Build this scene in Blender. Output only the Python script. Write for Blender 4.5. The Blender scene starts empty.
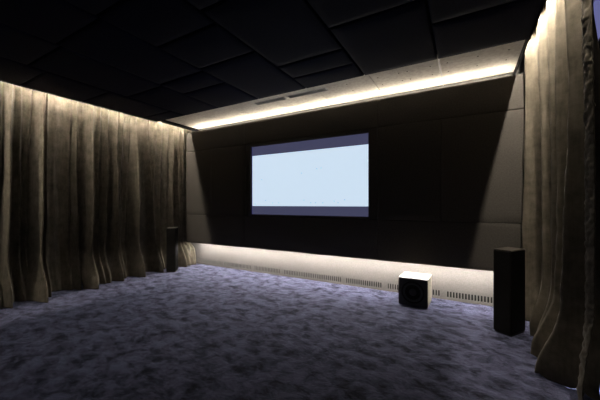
import bpy, bmesh, math, random
from mathutils import Vector, Matrix, noise
random.seed(7)
S = bpy.context.scene
COL = S.collection
PI = math.pi

# ------------------------------------------------------------------ room measures (metres, floor z = 0)
CAM_Z = 1.30
Y_PANEL = 4.20            # face of the dark screen wall
Y_WALL = 4.42             # pale wall behind it
X_L, X_R = -5.45, 0.98    # side walls behind the curtains
Y_B = -2.6                # wall behind the camera
TILE_L, TILE_R, TILE_Z, TILE_Y = -5.06, 0.53, 2.84, 3.45
SOFFIT_Z, SLAB_Z = 2.925, 3.27

# ------------------------------------------------------------------ materials
def new_mat(name):
    m = bpy.data.materials.new(name); m.use_nodes = True
    nt = m.node_tree
    return m, nt, nt.nodes['Principled BSDF']
def nd(nt, t, **kw):
    n = nt.nodes.new(t)
    for k, v in kw.items():
        if k in n.inputs: n.inputs[k].default_value = v
        else: setattr(n, k, v)
    return n
def coords(nt, scale=(1, 1, 1)):
    tc = nd(nt, 'ShaderNodeTexCoord'); mp = nd(nt, 'ShaderNodeMapping')
    mp.inputs['Scale'].default_value = scale
    nt.links.new(tc.outputs['Object'], mp.inputs['Vector'])
    return mp.outputs['Vector']
def noisy(name, c1, c2, scale, rough=.9, bump=.2, bscale=None, stretch=(1, 1, 1), spec=.3, lo=.35, hi=.65, detail=5, sheen=0, dist=.02, metal=0):
    m, nt, b = new_mat(name)
    v = coords(nt, stretch)
    n = nd(nt, 'ShaderNodeTexNoise', Scale=scale, Detail=detail, Roughness=.6)
    nt.links.new(v, n.inputs['Vector'])
    r = nd(nt, 'ShaderNodeValToRGB')
    r.color_ramp.elements[0].position = lo; r.color_ramp.elements[0].color = (*c1, 1)
    r.color_ramp.elements[1].position = hi; r.color_ramp.elements[1].color = (*c2, 1)
    nt.links.new(n.outputs['Fac'], r.inputs['Fac']); nt.links.new(r.outputs['Color'], b.inputs['Base Color'])
    n2 = nd(nt, 'ShaderNodeTexNoise', Scale=bscale or scale * 3, Detail=4)
    nt.links.new(v, n2.inputs['Vector'])
    bp = nd(nt, 'ShaderNodeBump', Strength=bump, Distance=dist)
    nt.links.new(n2.outputs['Fac'], bp.inputs['Height']); nt.links.new(bp.outputs['Normal'], b.inputs['Normal'])
    b.inputs['Roughness'].default_value = rough
    b.inputs['Specular IOR Level'].default_value = spec
    b.inputs['Metallic'].default_value = metal
    if sheen:
        b.inputs['Sheen Weight'].default_value = sheen; b.inputs['Sheen Roughness'].default_value = .5
    return m
def emitter(name, col, strength):
    m, nt, b = new_mat(name)
    b.inputs['Base Color'].default_value = (*[min(1, c) * .5 for c in col], 1)
    b.inputs['Emission Color'].default_value = (*col, 1)
    b.inputs['Emission Strength'].default_value = strength
    b.inputs['Roughness'].default_value = .6
    return m

M_fabric = noisy('dark_wall_fabric', (.054, .0495, .0445), (.071, .066, .060), 60, rough=.95, bump=.35, bscale=260, spec=.04, dist=.004)
M_tile = noisy('navy_ceiling_fabric', (.0052, .0054, .0135), (.0082, .0086, .021), 50, rough=.85, bump=.3, bscale=300, spec=.08, dist=.003)
M_edge = noisy('panel_edge_fabric', (.006, .006, .007), (.01, .01, .011), 50, rough=.95, spec=.1)
M_grey = noisy('grey_speckled_board', (.42, .385, .33), (.52, .49, .43), 24, rough=.85, bump=.4, bscale=120, spec=.2, detail=9, lo=.36, hi=.6)
M_pale = noisy('pale_wall_board', (.078, .074, .071), (.096, .092, .088), 60, rough=.8, bump=.25, bscale=220, spec=.3)
M_black = noisy('matt_black', (.006, .006, .007), (.011, .011, .012), 30, rough=.6, spec=.4, bump=.05)
M_void = noisy('dark_cavity', (.012, .012, .012), (.016, .016, .016), 20, rough=1, spec=0)
M_plaster = noisy('dark_plaster', (.035, .034, .04), (.045, .044, .05), 12, rough=.95, spec=.1)
M_lightwall = noisy('lavender_plaster', (.42, .42, .47), (.5, .5, .55), 12, rough=.9, spec=.2)
M_birch = noisy('pale_birch_veneer', (.125, .112, .088), (.155, .142, .115), 8, rough=.45, bump=.05, stretch=(1, 6, 1), spec=.4)
M_cone = noisy('black_cone', (.004, .004, .004), (.008, .008, .008), 30, rough=.5, spec=.4)
M_grille = noisy('speaker_grille_cloth', (.008, .0075, .007), (.012, .011, .01), 200, rough=.9, bump=.5, bscale=500, spec=.08, dist=.002)
M_veneer = noisy('dark_veneer', (.003, .0028, .0026), (.005, .0046, .0043), 14, rough=.6, bump=.05, stretch=(6, 6, 1), spec=.05)
M_top = noisy('speaker_top_veneer', (.03, .026, .02), (.04, .035, .028), 14, rough=.45, bump=.05, spec=.4)
M_metal = noisy('brushed_grey_metal', (.30, .29, .28), (.36, .35, .34), 40, rough=.5, metal=.4, stretch=(1, 20, 1))
M_alu = noisy('strip_aluminium', (.5, .5, .5), (.6, .6, .6), 40, rough=.5)

def curtain_material():
    m, nt, b = new_mat('taupe_velvet')
    v = coords(nt)
    n = nd(nt, 'ShaderNodeTexNoise', Scale=9, Detail=6, Roughness=.65)
    v2 = coords(nt, (1, 1, .12))
    n3 = nd(nt, 'ShaderNodeTexNoise', Scale=45, Detail=3)
    nt.links.new(v, n.inputs['Vector']); nt.links.new(v2, n3.inputs['Vector'])
    mx = nd(nt, 'ShaderNodeMath', operation='MULTIPLY_ADD')
    nt.links.new(n3.outputs['Fac'], mx.inputs[0]); mx.inputs[1].default_value = .4
    nt.links.new(n.outputs['Fac'], mx.inputs[2])
    r = nd(nt, 'ShaderNodeValToRGB')
    r.color_ramp.elements[0].position = .5; r.color_ramp.elements[0].color = (.064, .055, .041, 1)
    r.color_ramp.elements[1].position = .9; r.color_ramp.elements[1].color = (.128, .113, .088, 1)
    nt.links.new(mx.outputs[0], r.inputs['Fac']); nt.links.new(r.outputs['Color'], b.inputs['Base Color'])
    n2 = nd(nt, 'ShaderNodeTexNoise', Scale=170, Detail=4)
    nt.links.new(v, n2.inputs['Vector'])
    bp = nd(nt, 'ShaderNodeBump', Strength=.5, Distance=.004)
    nt.links.new(n2.outputs['Fac'], bp.inputs['Height']); nt.links.new(bp.outputs['Normal'], b.inputs['Normal'])
    b.inputs['Roughness'].default_value = .85; b.inputs['Specular IOR Level'].default_value = .1
    b.inputs['Sheen Weight'].default_value = .08; b.inputs['Sheen Roughness'].default_value = .4
    return m
M_curtain = curtain_material()

def carpet_material():
    m, nt, b = new_mat('blue_grey_plush_carpet')
    tc = nd(nt, 'ShaderNodeTexCoord')
    # brushed pile: patches of the pile lying the other way
    mp = nd(nt, 'ShaderNodeMapping'); mp.inputs['Scale'].default_value = (1, 1.35, 1); mp.inputs['Rotation'].default_value = (0, 0, .35)
    nt.links.new(tc.outputs['Object'], mp.inputs['Vector'])
    n = nd(nt, 'ShaderNodeTexNoise', Scale=5.6, Detail=9, Roughness=.72, Distortion=.3)
    nt.links.new(mp.outputs['Vector'], n.inputs['Vector'])
    r = nd(nt, 'ShaderNodeValToRGB')
    r.color_ramp.elements[0].position = .37; r.color_ramp.elements[0].color = (.006, .0063, .010, 1)
    r.color_ramp.elements[1].position = .60; r.color_ramp.elements[1].color = (.070, .073, .125, 1)
    e = r.color_ramp.elements.new(.46); e.color = (.026, .0275, .048, 1)
    nt.links.new(n.outputs['Fac'], r.inputs['Fac'])
    n2 = nd(nt, 'ShaderNodeTexNoise', Scale=160, Detail=3)
    nt.links.new(tc.outputs['Object'], n2.inputs['Vector'])
    mr = nd(nt, 'ShaderNodeMapRange'); mr.inputs[1].default_value = .3; mr.inputs[2].default_value = .7; mr.inputs[3].default_value = .7; mr.inputs[4].default_value = 1.25
    nt.links.new(n2.outputs['Fac'], mr.inputs[0])
    vm = nd(nt, 'ShaderNodeVectorMath', operation='SCALE')
    nt.links.new(r.outputs['Color'], vm.inputs[0]); nt.links.new(mr.outputs[0], vm.inputs['Scale'])
    nt.links.new(vm.outputs[0], b.inputs['Base Color'])
    ad = nd(nt, 'ShaderNodeMath', operation='MULTIPLY_ADD')
    nt.links.new(n2.outputs['Fac'], ad.inputs[0]); ad.inputs[1].default_value = .25
    nt.links.new(n.outputs['Fac'], ad.inputs[2])
    bp = nd(nt, 'ShaderNodeBump', Strength=.55, Distance=.05)
    nt.links.new(ad.outputs[0], bp.inputs['Height']); nt.links.new(bp.outputs['Normal'], b.inputs['Normal'])
    b.inputs['Roughness'].default_value = .95; b.inputs['Specular IOR Level'].default_value = .05
    ms = nd(nt, 'ShaderNodeMapRange'); ms.inputs[1].default_value = .38; ms.inputs[2].default_value = .56; ms.inputs[3].default_value = .26; ms.inputs[4].default_value = .85
    nt.links.new(n.outputs['Fac'], ms.inputs[0]); nt.links.new(ms.outputs[0], b.inputs['Sheen Weight'])
    b.inputs['Sheen Roughness'].default_value = .28; b.inputs['Sheen Tint'].default_value = (.60, .64, 1, 1)
    return m
M_carpet = carpet_material()

# ------------------------------------------------------------------ builders
def finish(name, bm, mat, parent=None, smooth=False):
    me = bpy.data.meshes.new(name); bmesh.ops.recalc_face_normals(bm, faces=bm.faces[:]); bm.to_mesh(me); bm.free()
    if smooth:
        for p in me.polygons: p.use_smooth = True
    me.materials.append(mat)
    o = bpy.data.objects.new(name, me); COL.objects.link(o)
    if parent: o.parent = parent
    return o
def box(bm, x0, x1, y0, y1, z0, z1, bevel=0, seg=2):
    vs = [bm.verts.new((x, y, z)) for x in (x0, x1) for y in (y0, y1) for z in (z0, z1)]
    F = [(0, 1, 3, 2), (4, 6, 7, 5), (0, 4, 5, 1), (2, 3, 7, 6), (0, 2, 6, 4), (1, 5, 7, 3)]
    fs = [bm.faces.new([vs[i] for i in f]) for f in F]
    if bevel:
        es = list({e for f in fs for e in f.edges})
        bmesh.ops.bevel(bm, geom=es, offset=bevel, segments=seg, affect='EDGES', profile=.6)
    return vs
def tag(o, label, cat, group=None, kind='thing'):
    o['label'] = label; o['category'] = cat
    if group: o['group'] = group
    if kind: o['kind'] = kind
    return o
def root(name, loc=(0, 0, 0), rz=0):
    o = bpy.data.objects.new(name, None); COL.objects.link(o); o.location = loc; o.rotation_euler[2] = rz
    o.empty_display_size = .1
    return o
def struct(name, bm, mat):
    o = finish(name, bm, mat); o['kind'] = 'structure'; return o
def prism_x(bm, cx, cy, cz, radius, depth, axis='y', n=40, r2=None):
    """disc/cylinder or cone along y (towards -y)"""
    a, b = [], []
    r2 = radius if r2 is None else r2
    for k in range(n):
        t = 2 * PI * k / n
        a.append(bm.verts.new((cx + radius * math.cos(t), cy, cz + radius * math.sin(t))))
        b.append(bm.verts.new((cx + r2 * math.cos(t), cy + depth, cz + r2 * math.sin(t))))
    for k in range(n):
        bm.faces.new([a[k], a[(k + 1) % n], b[(k + 1) % n], b[k]])
    bm.faces.new(a[::-1]); bm.faces.new(b)
def lathe_y(bm, prof, cx=0, cy=0, cz=0, n=48):
    """prof: (radius, y) pairs turned about the y axis"""
    rings = []
    for r, y in prof:
        rings.append([bm.verts.new((cx + r * math.cos(2 * PI * k / n), cy + y, cz + r * math.sin(2 * PI * k / n))) for k in range(n)])
    for A, B in zip(rings, rings[1:]):
        for k in range(n):
            bm.faces.new([A[k], A[(k + 1) % n], B[(k + 1) % n], B[k]])
    bm.faces.new(rings[-1])

# ------------------------------------------------------------------ room shell
bm = bmesh.new(); box(bm, X_L - .1, X_R + .1, Y_B - .1, Y_WALL + .1, -.1, 0); struct('floor', bm, M_carpet)
bm = bmesh.new(); box(bm, X_L - .1, X_R + .1, Y_B - .1, Y_WALL + .1, SLAB_Z, SLAB_Z + .1); struct('ceiling', bm, M_void)
bm = bmesh.new(); box(bm, X_L - .1, X_L, Y_B, Y_WALL + .1, 0, SLAB_Z); struct('wall_left', bm, M_plaster)
bm = bmesh.new(); box(bm, X_L, X_R, Y_B - .1, Y_B, 0, SLAB_Z); struct('wall_back', bm, M_plaster)
# wall behind the screen panels: pale board above, cavity behind the ventilation slots below
SL0, SL1 = .034, .114
bm = bmesh.new(); box(bm, X_L, X_R, Y_WALL, Y_WALL + .02, SL1, SLAB_Z); struct('wall_front', bm, M_pale)
bm = bmesh.new(); box(bm, X_L, X_R, Y_WALL + .05, Y_WALL + .07, 0, SL1 + .02); struct('wall_front_cavity', bm, M_void)
bm = bmesh.new(); box(bm, X_L, X_R, Y_WALL, Y_WALL + .02, 0, SL0); box(bm, X_L, X_R, Y_WALL - .006, Y_WALL, 0, .02, .002); struct('baseboard_front', bm, M_pale)

# slotted ventilation runs in the foot of the pale wall
gaps = [-5.15, -4.354, -3.566, -2.895, -1.711, -1.058, -.264, .45]
words = ['beside the far end of the taupe curtain', 'second run out from the far curtain corner', 'third run out from the far curtain corner',
         'longest run, below the screen', 'below the right end of the screen', 'partly behind the pale subwoofer', 'running behind the tower speaker by the right curtain']
for i in range(7):
    x0, x1 = gaps[i] + .04, gaps[i + 1] - .035
    n = int((x1 - x0) / .034); pitch = (x1 - x0) / n
    t = root('ventilation_grille', ((x0 + x1) / 2, Y_WALL, 0))
    tag(t, 'pale slotted floor vent, ' + words[i], 'vent', 'slotted vents along the foot of the screen wall')
    bm = bmesh.new(); h = (x1 - x0) / 2
    for k in range(n + 1):
        x = -h + k * pitch
        box(bm, x - .0085, x + .0085, 0, .012, SL0, SL1)
    finish('slat', bm, M_pale, t)
# plain posts of the wall between the runs
bm = bmesh.new()
edges = [X_L] + [v for i in range(7) for v in (gaps[i] + .035, gaps[i + 1] - .03)] + [X_R]
for k in range(0, len(edges), 2):
    a, b = (edges[k], edges[k + 1]); box(bm, a, b, Y_WALL + .0005, Y_WALL + .0195, SL0, SL1)
struct('trim_1', bm, M_pale)

# right wall with a high window hidden behind the curtain, and a floor slit added to leak light under the hem
bm = bmesh.new()
WY0, WY1 = 2.76, 3.95
box(bm, X_R, X_R + .1, Y_B, WY0, 0, SLAB_Z); box(bm, X_R, X_R + .1, WY1, Y_WALL + .1, 0, SLAB_Z)
box(bm, X_R, X_R + .1, WY0, WY1, 3.20, SLAB_Z); box(bm, X_R, X_R + .1, WY0, WY1, 0.06, 2.68)
struct('wall_right', bm, M_plaster)
bm = bmesh.new()
for a, b in ((WY0, WY0 + .04), (WY1 - .04, WY1), (2.78, 2.82)): box(bm, X_R + .02, X_R + .08, a, b, 2.68, 3.20)
box(bm, X_R + .02, X_R + .08, WY0, WY1, 2.68, 2.72); box(bm, X_R + .02, X_R + .08, WY0, WY1, 3.16, 3.20)
struct('window_1', bm, M_metal)
m, nt, b = new_mat('sun_diffusing_pane'); nt.nodes.remove(b)  # added translucent pane: holds back the low sun and turns it into a lavender glow
tr = nd(nt, 'ShaderNodeBsdfTranslucent'); tr.inputs['Color'].default_value = (.09, .088, .125, 1)
nt.links.new(tr.outputs[0], nt.nodes['Material Output'].inputs['Surface'])
bm = bmesh.new(); box(bm, X_R + .045, X_R + .048, WY0 + .03, WY1 - .03, 2.70, 3.18); struct('window_2', bm, m)

# pale ceiling strip over the screen wall (boards butted with fine joints)
XJ = [TILE_L + .015, -4.26, -3.46, -2.66, -1.86, -1.06, -.26, TILE_R - .01]
bm = bmesh.new()
GR = [(-2.97, -2.39), (-2.35, -1.70)]; GY0, GY1 = 3.71, 3.82
for a, b in zip(XJ, XJ[1:]):
    a2, b2 = a + .004, b - .004
    cuts = [(max(a2, g0), min(b2, g1)) for g0, g1 in GR if min(b2, g1) > max(a2, g0)]
    box(bm, a2, b2, TILE_Y - .12, GY0, SOFFIT_Z, SOFFIT_Z + .018)
    box(bm, a2, b2, GY1, Y_WALL, SOFFIT_Z, SOFFIT_Z + .018)
    xs = a2
    for c0, c1 in sorted(cuts):
        if c0 > xs + .001: box(bm, xs, c0, GY0, GY1, SOFFIT_Z, SOFFIT_Z + .018)
        xs = c1
    if b2 > xs + .001: box(bm, xs, b2, GY0, GY1, SOFFIT_Z, SOFFIT_Z + .018)
struct('ceiling_front', bm, M_grey)
bm = bmesh.new()
box(bm, TILE_L + .02, TILE_R - .015, -1.2, Y_WALL, SOFFIT_Z + .05, SLAB_Z)
struct('ceiling_core', bm, M_void)
bm = bmesh.new()
box(bm, TILE_R - .003, TILE_R, -1.2, TILE_Y, TILE_Z - .002, SOFFIT_Z + .05); box(bm, TILE_L, TILE_L + .003, -1.2, TILE_Y, TILE_Z - .002, SOFFIT_Z + .05)
box(bm, TILE_R - .013, TILE_R, TILE_Y, Y_WALL, TILE_Z + .020, SOFFIT_Z + .05); box(bm, TILE_L, TILE_L + .013, TILE_Y, Y_WALL, TILE_Z + .020, SOFFIT_Z + .05)
struct('trim_5', bm, M_edge)
# a light metal joint strip and screw heads
bm = bmesh.new(); box(bm, -.268, -.252, TILE_Y, Y_WALL, SOFFIT_Z - .008, SOFFIT_Z, .001); struct('trim_2', bm, M_metal)
bm = bmesh.new()
for x in (-.36, -.18, -.62, -.98, .12, .40, -1.4, -.72):
    for y in (3.75, 4.0):
        vs = [bm.verts.new((x + .009 * math.cos(k * PI / 4), y + .009 * math.sin(k * PI / 4), SOFFIT_Z - .0015)) for k in range(8)]
        bm.faces.new(vs)
        w = [bm.verts.new((v.co.x, v.co.y, SOFFIT_Z + .001)) for v in vs]
        for k in range(8): bm.faces.new([vs[k], vs[(k + 1) % 8], w[(k + 1) % 8], w[k]])
struct('trim_3', bm, M_edge)

# air grilles in the pale strip
for (g0, g1), lab in zip(GR, ('slim linear air grille in the pale ceiling strip, nearer the far corner', 'slim linear air grille in the pale ceiling strip, nearer the room centre')):
    t = root('air_grille', ((g0 + g1) / 2, (GY0 + GY1) / 2, SOFFIT_Z))
    tag(t, lab, 'air grille', 'linear air grilles in the ceiling strip')
    w, d = (g1 - g0) / 2, (GY1 - GY0) / 2
    bm = bmesh.new()
    for a in ((-w, w, -d, -d + .010), (-w, w, d - .010, d), (-w, -w + .012, -d, d), (w - .012, w, -d, d)): box(bm, *a, -.003, .016, .001, 1)
    finish('frame', bm, M_metal, t)
    bm = bmesh.new()
    for k in range(5):
        y = -d + .022 + k * (2 * d - .044) / 4
        vs = box(bm, -w + .012, w - .012, y - .0015, y + .0015, .001, .018)
    finish('slat', bm, M_metal, t)
    bm = bmesh.new(); box(bm, -w + .001, w - .001, -d + .001, d - .001, .0185, .024); finish('backing', bm, M_plaster, t)

# ------------------------------------------------------------------ padded ceiling panels
def pad(name, x0, x1, y0, y1, z0, z1, mat, face='-z', bulge=.006, r=.02):
    """padded rectangular panel with rounded rim, its soft face pillowed outwards"""
    bm = bmesh.new()
    W, D, T = x1 - x0, y1 - y0, z1 - z0
    def ring(s, n=9):
        pts = []
        for i in range(n + 1): pts.append(i / n)
        return pts
    if face == '-z': U, V, N = W, D, T
    else: U, V, N = W, T, D
    prof = [(0, 0), (.0, .35), (.12, .70), (.4, .93), (1, 1)]      # (inset/r, depth fraction of r)
    nu = 14
    us = [0] + [p * r for p in (.12, .4)] + [r + (U - 2 * r) * k / nu for k in range(nu + 1)] + [U - p * r for p in (.4, .12)] + [U]
    vs_ = [0] + [p * r for p in (.12, .4)] + [r + (V - 2 * r) * k / nu for k in range(nu + 1)] + [V - p * r for p in (.4, .12)] + [V]
    def edge_h(d):                                               # height at distance d from rim
        if d >= r: return 0
        k = 1 - d / r
        return -r * (1 - math.sqrt(max(0, 1 - k * k)))
    grid = []
    for u in us:
        row = []
        for v in vs_:
            d = min(u, U - u, v, V - v)
            h = edge_h(d) + bulge * max(0, math.sin(PI * u / U) * math.sin(PI * v / V)) ** .5 - bulge
            if face == '-z': co = (x0 + u, y0 + v, z0 - h)
            else: co = (x0 + u, y0 - h, z0 + v)
            row.append(bm.verts.new(co))
        grid.append(row)
    A, B = len(us), len(vs_)
    for i in range(A - 1):
        for j in range(B - 1):
            bm.faces.new([grid[i][j], grid[i + 1][j], grid[i + 1][j + 1], grid[i][j + 1]])
    rim = [grid[i][0] for i in range(A)] + [grid[A - 1][j] for j in range(1, B)] + [grid[i][B - 1] for i in range(A - 2, -1, -1)] + [grid[0][j] for j in range(B - 2, 0, -1)]
    back = []
    for v in rim:
        c = v.co
        back.append(bm.verts.new((c.x, c.y, z1) if face == '-z' else (c.x, y1, c.z)))
    n = len(rim)
    for k in range(n): bm.faces.new([rim[k], rim[(k + 1) % n], back[(k + 1) % n], back[k]])
    bm.faces.new(back)
    return finish(name, bm, mat, smooth=True)

cols = [
    (-.26, TILE_R, [3.45, 2.75, 1.65, .90, -.2, -1.2]),
    (-1.06, -.26, [3.45, 2.37, 1.62, .52, -.2, -1.2]),
    (-1.86, -1.06, [3.45, 3.08, 2.74, 1.64, .90, -.2, -1.2]),
    (-2.66, -1.86, [3.45, 2.34, 1.81, 1.26, .16, -.6, -1.2]),
    (-3.46, -2.66, [3.45, 2.75, 2.39, 1.29, .55, -.2, -1.2]),
    (-4.26, -3.46, [3.45, 2.43, 1.33, .60, -.2, -1.2]),
    (TILE_L, -4.26, [3.45, 3.15, 2.20, 1.50, .40, -.3, -1.2]),
]
colw = ['row along the right-hand curtain', 'second row from the right-hand curtain', 'third row from the right-hand curtain', 'middle row of the ceiling',
        'third row from the left-hand curtain', 'second row from the left-hand curtain', 'row along the left-hand curtain']
posw = ['touching the pale strip', 'second from the pale strip', 'third from the pale strip', 'fourth from the pale strip', 'fifth from the pale strip', 'sixth from the pale strip']
for (x0, x1, ys), cw in zip(cols, colw):
    for k, (ya, yb) in enumerate(zip(ys, ys[1:])):
        o = pad('acoustic_ceiling_panel', x0 + .004, x1 - .004, yb + .004, ya - .004, TILE_Z, SOFFIT_Z + .05, M_tile, '-z', .006, .022)
        size = 'small' if ya - yb < .4 else ('long' if ya - yb > .9 else 'square')
        tag(o, f'{size} navy padded ceiling panel {posw[k]}, {cw}', 'ceiling panel', 'padded panels across the ceiling')

# ------------------------------------------------------------------ dark fabric panels of the screen wall
Z0, Z1, Z2, Z3 = .49, 1.072, 2.405, 2.81
XA, XB, XC, XD, XE, XF = -5.18, -4.443, -3.585, -1.107, -.275, .655
wp = [
    (XA, XC, Z2, Z3, 'dark fabric wall panel of the top row, against the left curtain'),
    (XC, XD, Z2, Z3, 'long dark fabric wall panel directly above the screen'),
    (XD, XF, Z2, Z3, 'dark fabric wall panel of the top row, against the right curtain'),
    (XA, XB, Z1, Z2, 'tall narrow dark fabric panel beside the left curtain, streaked by curtain light'),
    (XB, XC, Z1, Z2, 'tall dark fabric panel immediately left of the screen'),
    (XD, XE, Z1, Z2, 'tall dark fabric panel immediately right of the screen'),
    (XE, XF, Z1, Z2, 'tall dark fabric panel by the right curtain, half washed with light'),
    (XA, XC, Z0, Z1, 'low dark fabric panel at the left curtain, above the glowing gap'),
    (XC, XD, Z0, Z1, 'wide low dark fabric panel directly below the screen'),
    (XD, XF, Z0, Z1, 'low dark fabric panel above the subwoofer and tower speaker'),
]
for x0, x1, z0, z1, lab in wp:
    o = pad('fabric_wall_panel', x0 + .002, x1 - .002, Y_PANEL, Y_PANEL + .05, z0 + .002, z1 - .002, M_fabric, '-y', .0015, .006)
    tag(o, lab, 'wall panel', 'dark fabric panels of the screen wall')
bm = bmesh.new()
box(bm, XA, XF, Y_PANEL + .012, Y_PANEL + .046, Z0 - .003, Z0 + .002)
box(bm, XA, XF, Y_PANEL + .05, Y_PANEL + .07, Z0 + .02, Z3 - .03)
for x in (-4.9, -3.6, -2.3, -1.1, .2):
    box(bm, x - .03, x + .03, Y_PANEL + .07, Y_WALL, .8, .86); box(bm, x - .03, x + .03, Y_PANEL + .07, Y_WALL, 2.3, 2.36)
struct('trim_4', bm, M_void)

# ------------------------------------------------------------------ projection screen
t = root('projection_screen', (0, Y_PANEL, 0))
tag(t, 'wide lit projection screen showing a pale blue picture between grey bars', 'screen')
SX0, SX1, SZ0, SZ1 = -3.412, -1.245, 1.112, 2.348
bm = bmesh.new()
fx0, fx1, fz0, fz1 = XC + .004, XD - .004, Z1 + .004, Z2 - .004
box(bm, fx0, fx0 + .05, .002, .05, fz0, fz1, .003); box(bm, fx0 + .075, SX0 - .022, .004, .05, fz0, fz1, .003)
box(bm, SX1 + .012, fx1, .004, .05, fz0, fz1, .003)
box(bm, SX0 - .022, SX1 + .012, .004, .05, SZ1 + .004, fz1, .003); box(bm, SX0 - .022, SX1 + .012, .004, .05, fz0, SZ0 - .004, .003)
box(bm, fx0, fx1, .042, .05, fz0, fz1)
finish('frame', bm, M_fabric, t)
def screen_part(name, x0, x1, z0, z1, y, mat, parent):
    bm = bmesh.new(); box(bm, x0, x1, y, y + .004, z0, z1); return finish(name, bm, mat, parent)
M_pic = emitter('projected_picture', (.600, .735, .875), 1.0)
M_bar = emitter('projected_grey_bar', (.052, .054, .104), 1.0)
M_bar2 = emitter('projected_blue_edge', (.03, .03, .12), 1.0)
M_speck = emitter('projected_speck', (.2, .24, .3), 1.0)
p = screen_part('picture', SX0, SX1, 1.264, 2.182, .030, M_pic, t); p['label'] = 'pale blue lit picture area'
o = screen_part('letterbox_bar', SX0, SX1, 2.182, SZ1, .030, M_bar, t); o['label'] = 'dim grey-violet bar above the picture'
o = screen_part('letterbox_bar', SX0, SX1, SZ0, 1.264, .030, M_bar, t); o['label'] = 'dim grey-violet bar below the picture'
screen_part('edge_glow', SX0 - .014, SX0 - .002, SZ0, SZ1, .032, M_bar2, t)
bm = bmesh.new()
for u, v in ((.10, .52), (.48, .60), (.61, .66), (.645, .67), (.14, .11), (.21, .06), (.27, .06), (.50, .11), (.56, .06), (.60, .06), (.66, .06), (.75, .09), (.83, .11), (.78, .06), (.03, .04)):
    x = SX0 + u * (SX1 - SX0); z = 1.264 + v * .918
    box(bm, x - .007, x + .007, .0285, .0305, z - .006, z + .006)
finish('speck', bm, M_speck, p)['kind'] = 'stuff'

# ------------------------------------------------------------------ LED strips (segmented so that every length is its own short lamp)
WARM = (1.0, .885, .73)
def led(label, path, cross, mat, hold, ht=.001):
    """path: (axis, a, b); cross: fixed centre coordinates; hold: box offset of the aluminium channel"""
    axis, a, b = path
    t = root('led_strip'); tag(t, label, 'led strip')
    n = max(4, int(abs(b - a) / .35))
    bm = bmesh.new(); L = (b - a) / n
    for k in range(n):
        s0, s1 = a + k * L + .001, a + (k + 1) * L - .001
        if axis == 'x': box(bm, s0, s1, cross[0] - .005, cross[0] + .005, cross[1] - ht, cross[1] + ht)
        else: box(bm, cross[0] - .005, cross[0] + .005, s0, s1, cross[1] - ht, cross[1] + ht)
    finish('light_tape', bm, mat, t)
    bm = bmesh.new(); h = hold
    if axis == 'x': box(bm, a, b, cross[0] + h[0], cross[0] + h[1], cross[1] + h[2], cross[1] + h[3])
    else: box(bm, cross[0] + h[0], cross[0] + h[1], a, b, cross[1] + h[2], cross[1] + h[3])
    finish('channel', bm, M_alu, t)
    return t
LED_TOP = emitter('warm_led_top', WARM, 115)
LED_LOW = emitter('warm_led_low', (1.0, .92, .82), 620)
LED_LEFT = emitter('warm_led_left', WARM, 800)
LED_RIGHT = emitter('warm_led_right', WARM, 1450)
led('warm light strip along the top edge of the screen wall', ('x', -5.03, .50), (Y_PANEL + .066, Z3 + .004), LED_TOP, (-.008, .008, -.040, -.005), .004)
led('warm light strip under the bottom edge of the screen wall', ('x', -5.0, .55), (Y_PANEL + .060, Z0 - .004), LED_LOW, (-.008, .008, .0015, .024), .0012)
led('warm light strip above the long left curtain', ('y', -1.0, 4.192), (-5.096, 2.978), LED_LEFT, (-.008, .056, .0015, .010))
led('warm light strip above the far end of the right curtain', ('y', 2.30, 4.06), (.594, 3.150), LED_RIGHT, (-.079, .008, .0015, .010))

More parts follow.
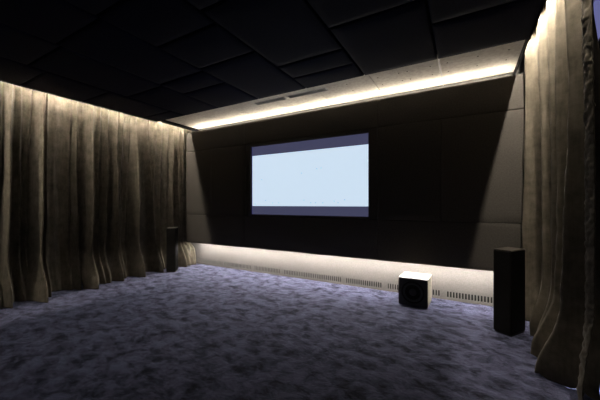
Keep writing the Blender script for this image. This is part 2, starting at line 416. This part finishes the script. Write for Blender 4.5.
# ------------------------------------------------------------------ curtains
def smooth(t): t = max(0, min(1, t)); return t * t * (3 - 2 * t)
def lerp3(a, b, c, t):                       # t: 0 bottom, 1 top
    return c + (b - c) * (t / .55) if t < .55 else b + (a - b) * (t - .55) / .45
def curtain(name, y0, y1, xm, sgn, ridges, label, group, seed, ny=None, top=3.265, back=.14, grow=.95, bulge=None, grooves=(), flare=.10, lift=None, wrinkle=.006, ends=None):
    """sheet hanging in the plane x = xm, folds standing out towards the room by sgn. ridges: (y top, y middle, y bottom, height, width)"""
    bm = bmesh.new()
    ny = ny or int((y1 - y0) / .0065); zs = []
    nz = 84
    for j in range(nz + 1):
        s = j / nz
        zs.append(top * (s ** 1.25))
    grid = []
    for i in range(ny + 1):
        row = []
        for j, z in enumerate(zs):
            t = z / top
            e0, e1 = (y0, y1) if not ends else (y0 + ends[0] * (1 - t), y1 + ends[1] * (1 - t))
            y = e0 + (e1 - e0) * i / ny
            h = 0
            fl = smooth((.60 - z) / .55)
            for (ya, yb, yc, a, w) in ridges:
                c = lerp3(ya, yb, yc, t) + .012 * noise.noise(Vector((ya * 3.1, z * 1.3, seed)))
                ww = w * (.85 + .35 * (1 - t)) * (1 + 1.5 * fl * (.6 + .4 * noise.noise(Vector((ya * 5, 2.2, seed)))))
                u = (y - c) / ww
                if abs(u) > 4: continue
                hh = a * math.exp(-abs(u) ** 1.45) * (.50 + grow * smooth((1 - t) / .65) + .16 * noise.noise(Vector((ya * 7, z * .9, seed + 3))))
                hh *= 1 + fl * (.45 + .9 * max(0, noise.noise(Vector((ya * 9.7, .4, seed)))))
                h = max(h, hh) + .25 * min(h, hh)
            h += wrinkle * noise.noise(Vector((y * 9, z * 1.6, seed))) + wrinkle * .8 * noise.noise(Vector((y * 30, z * 3.2, seed + 9)))
            # diagonal drag creases
            h += wrinkle * .9 * max(0, noise.noise(Vector(((y + z * .35) * 12, z * 4 - y * 2, seed + 5))))
            # breaking of the cloth on the floor
            h += fl * flare * (.35 + .65 * noise.noise(Vector((y * 5.5, z * 2.5, seed + 1)))) * max(0, 1 - z / .42) ** 1.5
            dy = .012 * noise.noise(Vector((y * 4, z * 2, seed + 20))) * (1 - t)
            zz = z
            if z < .5:
                zz = z + .0006 * (1 - z / .5)
                if lift: zz += lift(y) * (1 - z / .5) ** 2
            for gy, gd, gw in grooves: h -= gd * smooth((1 - t) / .62) * math.exp(-abs((y - gy) / gw) ** 3)
            if bulge and z < .5: h += bulge(y) * smooth((.49 - z) / .16)
            h -= back * smooth((1 - t) / .6)
            row.append(bm.verts.new((xm + sgn * h, y + dy, zz)))
        grid.append(row)
    for i in range(ny):
        for j in range(nz):
            bm.faces.new([grid[i][j], grid[i + 1][j], grid[i + 1][j + 1], grid[i][j + 1]])
    o = finish(name, bm, M_curtain, smooth=True)
    md = o.modifiers.new('cloth', 'SOLIDIFY'); md.thickness = .004; md.offset = -sgn * 0
    tag(o, label, 'curtain', group)
    return o

G = 'taupe curtains on the side walls'
R_far = [  # y top, mid, bottom, height, width
    (2.20, 2.17, 2.15, .075, .030), (2.30, 2.29, 2.30, .02, .03), (2.40, 2.38, 2.34, .135, .055), (2.545, 2.53, 2.56, .06, .028), (2.64, 2.66, 2.62, .075, .034),
    (2.79, 2.80, 2.79, .095, .040), (2.935, 2.90, 2.93, .045, .036), (3.03, 3.04, 3.02, .02, .03), (3.12, 3.13, 3.14, .125, .036), (3.30, 3.42, 3.52, .090, .026),
    (3.37, 3.46, 3.57, .055, .022), (3.55, 3.53, 3.52, .05, .026), (3.67, 3.68, 3.70, .03, .026), (3.80, 3.82, 3.82, .035, .03), (3.91, 3.91, 3.90, .075, .03), (4.05, 4.05, 4.06, .07, .03),
    (4.17, 4.17, 4.17, .055, .045), (4.29, 4.29, 4.26, .05, .04), (4.37, 4.37, 4.36, .05, .035)]
curtain('curtain', 2.238, 4.405, -5.25, 1, [(a, b, c, h * 1.35, w) for a, b, c, h, w in R_far], 'taupe velvet curtain on the left wall, far drape ending behind the screen wall', G, 1.7, flare=.11, grooves=[(2.30, .05, .05), (2.60, .05, .07), (2.97, .05, .09), (3.24, .05, .06)], grow=1.4, bulge=lambda y: .17 * math.exp(-((y - 4.33) / .045) ** 2) + .12 * math.exp(-((y - 4.21) / .05) ** 2))
R_mid = [(.30, .3, .3, .07, .05), (.47, .45, .42, .08, .05), (.62, .64, .66, .07, .04), (.80, .78, .75, .09, .06), (.96, .98, .97, .06, .04), (1.12, 1.10, 1.08, .085, .05), (1.24, 1.25, 1.25, .05, .03),
    (1.34, 1.35, 1.30, .07, .04), (1.46, 1.42, 1.37, .125, .035), (1.55, 1.56, 1.56, .06, .030), (1.67, 1.64, 1.63, .05, .022),
    (1.80, 1.74, 1.70, .145, .042), (1.845, 1.84, 1.82, .07, .020), (1.97, 1.97, 2.0, .02, .045), (2.12, 2.13, 2.12, .035, .035), (2.20, 2.20, 2.20, .08, .025)]
curtain('curtain', .152, 2.232, -5.245, 1, [(a, b, c, h * 1.35, w) for a, b, c, h, w in R_mid], 'taupe velvet curtain on the left wall, near drape cut by the picture edge', G, 5.3, flare=.10, grooves=[(1.60, .05, .08), (1.99, .05, .11), (1.30, .04, .06)], grow=1.4)
R_back = [(-1.1 + .16 * k + .03 * math.sin(k * 2.3), -1.1 + .16 * k + .02 * math.sin(k), -1.1 + .16 * k, .07 + .02 * math.sin(k * 1.7), .042) for k in range(9)]
curtain('curtain', -1.15, .146, -5.22, 1, R_back, 'taupe velvet curtain on the left wall, drape nearest the viewer, beyond the others', G, 9.1, ny=160)
# puckered seam edge of the near left drape: a gathered heading hem
R_right = [
    (4.125, 4.125, 4.12, .137, .032), (3.90, 3.90, 3.90, .055, .04), (3.67, 3.66, 3.64, .085, .028), (3.42, 3.41, 3.42, .080, .026),
    (3.30, 3.31, 3.30, .03, .03), (3.10, 3.11, 3.13, .090, .032), (2.93, 2.92, 2.98, .035, .03), (2.74, 2.72, 2.82, .108, .048)]
def lift_r(y): return sum(.024 * math.exp(-((y - c) / .017) ** 2) for c in (2.70, 2.81, 3.13, 3.42))
rc = curtain('curtain', 2.625, 4.185, .695, -1, [(a, b, c, h * 1.45, w) for a, b, c, h, w in R_right], 'taupe velvet curtain beside the tower speaker, on the right wall', G, 13.4, flare=.07, lift=lift_r, wrinkle=.007, grooves=[(3.24, .18, .05), (3.54, .18, .05), (3.79, .15, .05), (3.01, .14, .035), (4.01, .10, .04)])
# puckered vertical hem at the leading edge of the right curtain
bm = bmesh.new()
ny, nz = 16, 400
grid = []
for i in range(ny + 1):
    row = []
    for j in range(nz + 1):
        z = .006 + (3.26 - .006) * j / nz; u = i / ny
        y = 2.535 + .125 * u + .006 * noise.noise(Vector((0, z * 3, 4)))
        pk = .010 * noise.noise(Vector((u * 2, z * 17 + u * 3, 8))) * (1 - abs(2 * u - 1) ** 3) + .008 * noise.noise(Vector((u * 5, z * 34, 2)))
        x = .700 - .026 * math.sin(PI * u) + pk + .02 * smooth((3.0 - z) / 1.6) - .06 * smooth((.7 - z) / .7) * (1 - u) - .02 * smooth((.5 - z) / .5) * u
        row.append(bm.verts.new((x, y, z)))
    grid.append(row)
for i in range(ny):
    for j in range(nz):
        bm.faces.new([grid[i][j], grid[i + 1][j], grid[i + 1][j + 1], grid[i][j + 1]])
hm = finish('hem', bm, M_curtain, rc, smooth=True)
md = hm.modifiers.new('cloth', 'SOLIDIFY'); md.thickness = .004
hm['label'] = 'puckered vertical hem of the curtain'

# ------------------------------------------------------------------ loudspeakers
def tower(loc, rz, label, top_mat):
    W, D, H = .165, .27, .845
    t = root('tower_speaker', loc, rz); tag(t, label, 'speaker', 'black tower speakers either side of the screen')
    bm = bmesh.new(); box(bm, -W / 2, W / 2, -D / 2 + .02, D / 2, .02, H - .012, .006); finish('cabinet', bm, M_veneer, t)
    bm = bmesh.new(); box(bm, -W / 2, W / 2, -D / 2 + .004, D / 2, H - .012, H, .004); finish('top_panel', bm, top_mat, t)
    bm = bmesh.new(); box(bm, -W / 2 + .004, W / 2 - .004, -D / 2, -D / 2 + .02, .022, H - .016, .008, 3); finish('grille', bm, M_grille, t)
    bm = bmesh.new(); box(bm, -W / 2 + .006, W / 2 - .006, -D / 2 + .025, D / 2 - .006, 0, .021, .003); finish('base', bm, M_black, t)
    return t
tower((.387, 3.625, 0), math.radians(-33), 'black tower speaker in front of the right-hand taupe curtain', M_top)
tower((-4.935, 3.68, 0), math.radians(42), 'black tower speaker in front of the long left-hand taupe curtain', M_top)

t = root('subwoofer', (-.578, 3.90, 0), math.radians(-1.5))
tag(t, 'squat subwoofer with pale cabinet and black round-driver front, below the screen wall', 'speaker')
W, D, H = .352, .38, .355
bm = bmesh.new(); box(bm, -W / 2, W / 2, .014, D, .012, H, .006, 3); finish('cabinet', bm, M_birch, t)
bm = bmesh.new()
# front baffle with a round opening
n = 48; R = .135; cz = .183; hw, z0, z1 = W / 2 - .002, .014, H - .004
outer, inner = [], []
for k in range(n):
    a = 2 * PI * k / n; c, s = math.cos(a), math.sin(a)
    m = min(hw / abs(c) if abs(c) > 1e-6 else 9, (z1 - cz if s > 0 else cz - z0) / abs(s) if abs(s) > 1e-6 else 9)
    outer.append(bm.verts.new((c * m, 0, cz + s * m))); inner.append(bm.verts.new((c * R, 0, cz + s * R)))
ob = [bm.verts.new((v.co.x, .013, v.co.z)) for v in outer]; ib = [bm.verts.new((v.co.x, .013, v.co.z)) for v in inner]
for k in range(n):
    q = (k + 1) % n
    bm.faces.new([outer[k], outer[q], inner[q], inner[k]]); bm.faces.new([ob[k], ib[k], ib[q], ob[q]])
    bm.faces.new([outer[k], ob[k], ob[q], outer[q]]); bm.faces.new([inner[k], inner[q], ib[q], ib[k]])
finish('baffle', bm, M_black, t)
bm = bmesh.new(); lathe_y(bm, [(.137, -.001), (.137, -.006), (.128, -.008), (.122, -.002), (.121, .004)], 0, 0, cz); d = finish('driver_rim', bm, M_grille, t, True)
bm = bmesh.new(); lathe_y(bm, [(.124, .002), (.116, -.006), (.105, .002), (.05, .011), (.045, .004), (.02, -.002), (.002, -.003)], 0, 0, cz); finish('driver_cone', bm, M_cone, t, True)
for x in (-1, 1):
    for y in (.05, D - .05):
        bm = bmesh.new(); vs = box(bm, x * .14 - .015, x * .14 + .015, y - .015, y + .015, 0, .013, .003); finish('foot', bm, M_black, t)

# ------------------------------------------------------------------ world: overcast bluish daylight outside, reaches only the gap behind the right curtain
w = bpy.data.worlds.new('World'); S.world = w; w.use_nodes = True
bg = w.node_tree.nodes['Background']; bg.inputs['Color'].default_value = (.32, .33, .46, 1); bg.inputs['Strength'].default_value = .9
# low sun added outside to throw light spots under the hem, through the floor slit
sl = bpy.data.lights.new('sun', 'SUN'); sl.energy = 60; sl.angle = .01; sl.color = (.80, .88, 1)
so = bpy.data.objects.new('sun', sl); COL.objects.link(so)
so.rotation_euler = Vector((-1, -.10, -.12)).to_track_quat('-Z', 'Y').to_euler()

# ------------------------------------------------------------------ camera
cam = bpy.data.cameras.new('camera'); cam.sensor_width = 36; cam.lens = 36 * 291 / 600
cam.shift_y = 4 / 600; cam.clip_start = .02
co = bpy.data.objects.new('camera', cam); COL.objects.link(co)
co.location = (0, 0, CAM_Z); co.rotation_euler = (PI / 2, 0, math.radians(29.6))
S.camera = co
vs = S.view_settings
vs.view_transform = 'Standard'; vs.look = 'None'; vs.gamma = 1; vs.exposure = 0; vs.use_curve_mapping = False
S.cycles.max_bounces = 8; S.cycles.diffuse_bounces = 5
S.cycles.use_denoising = True
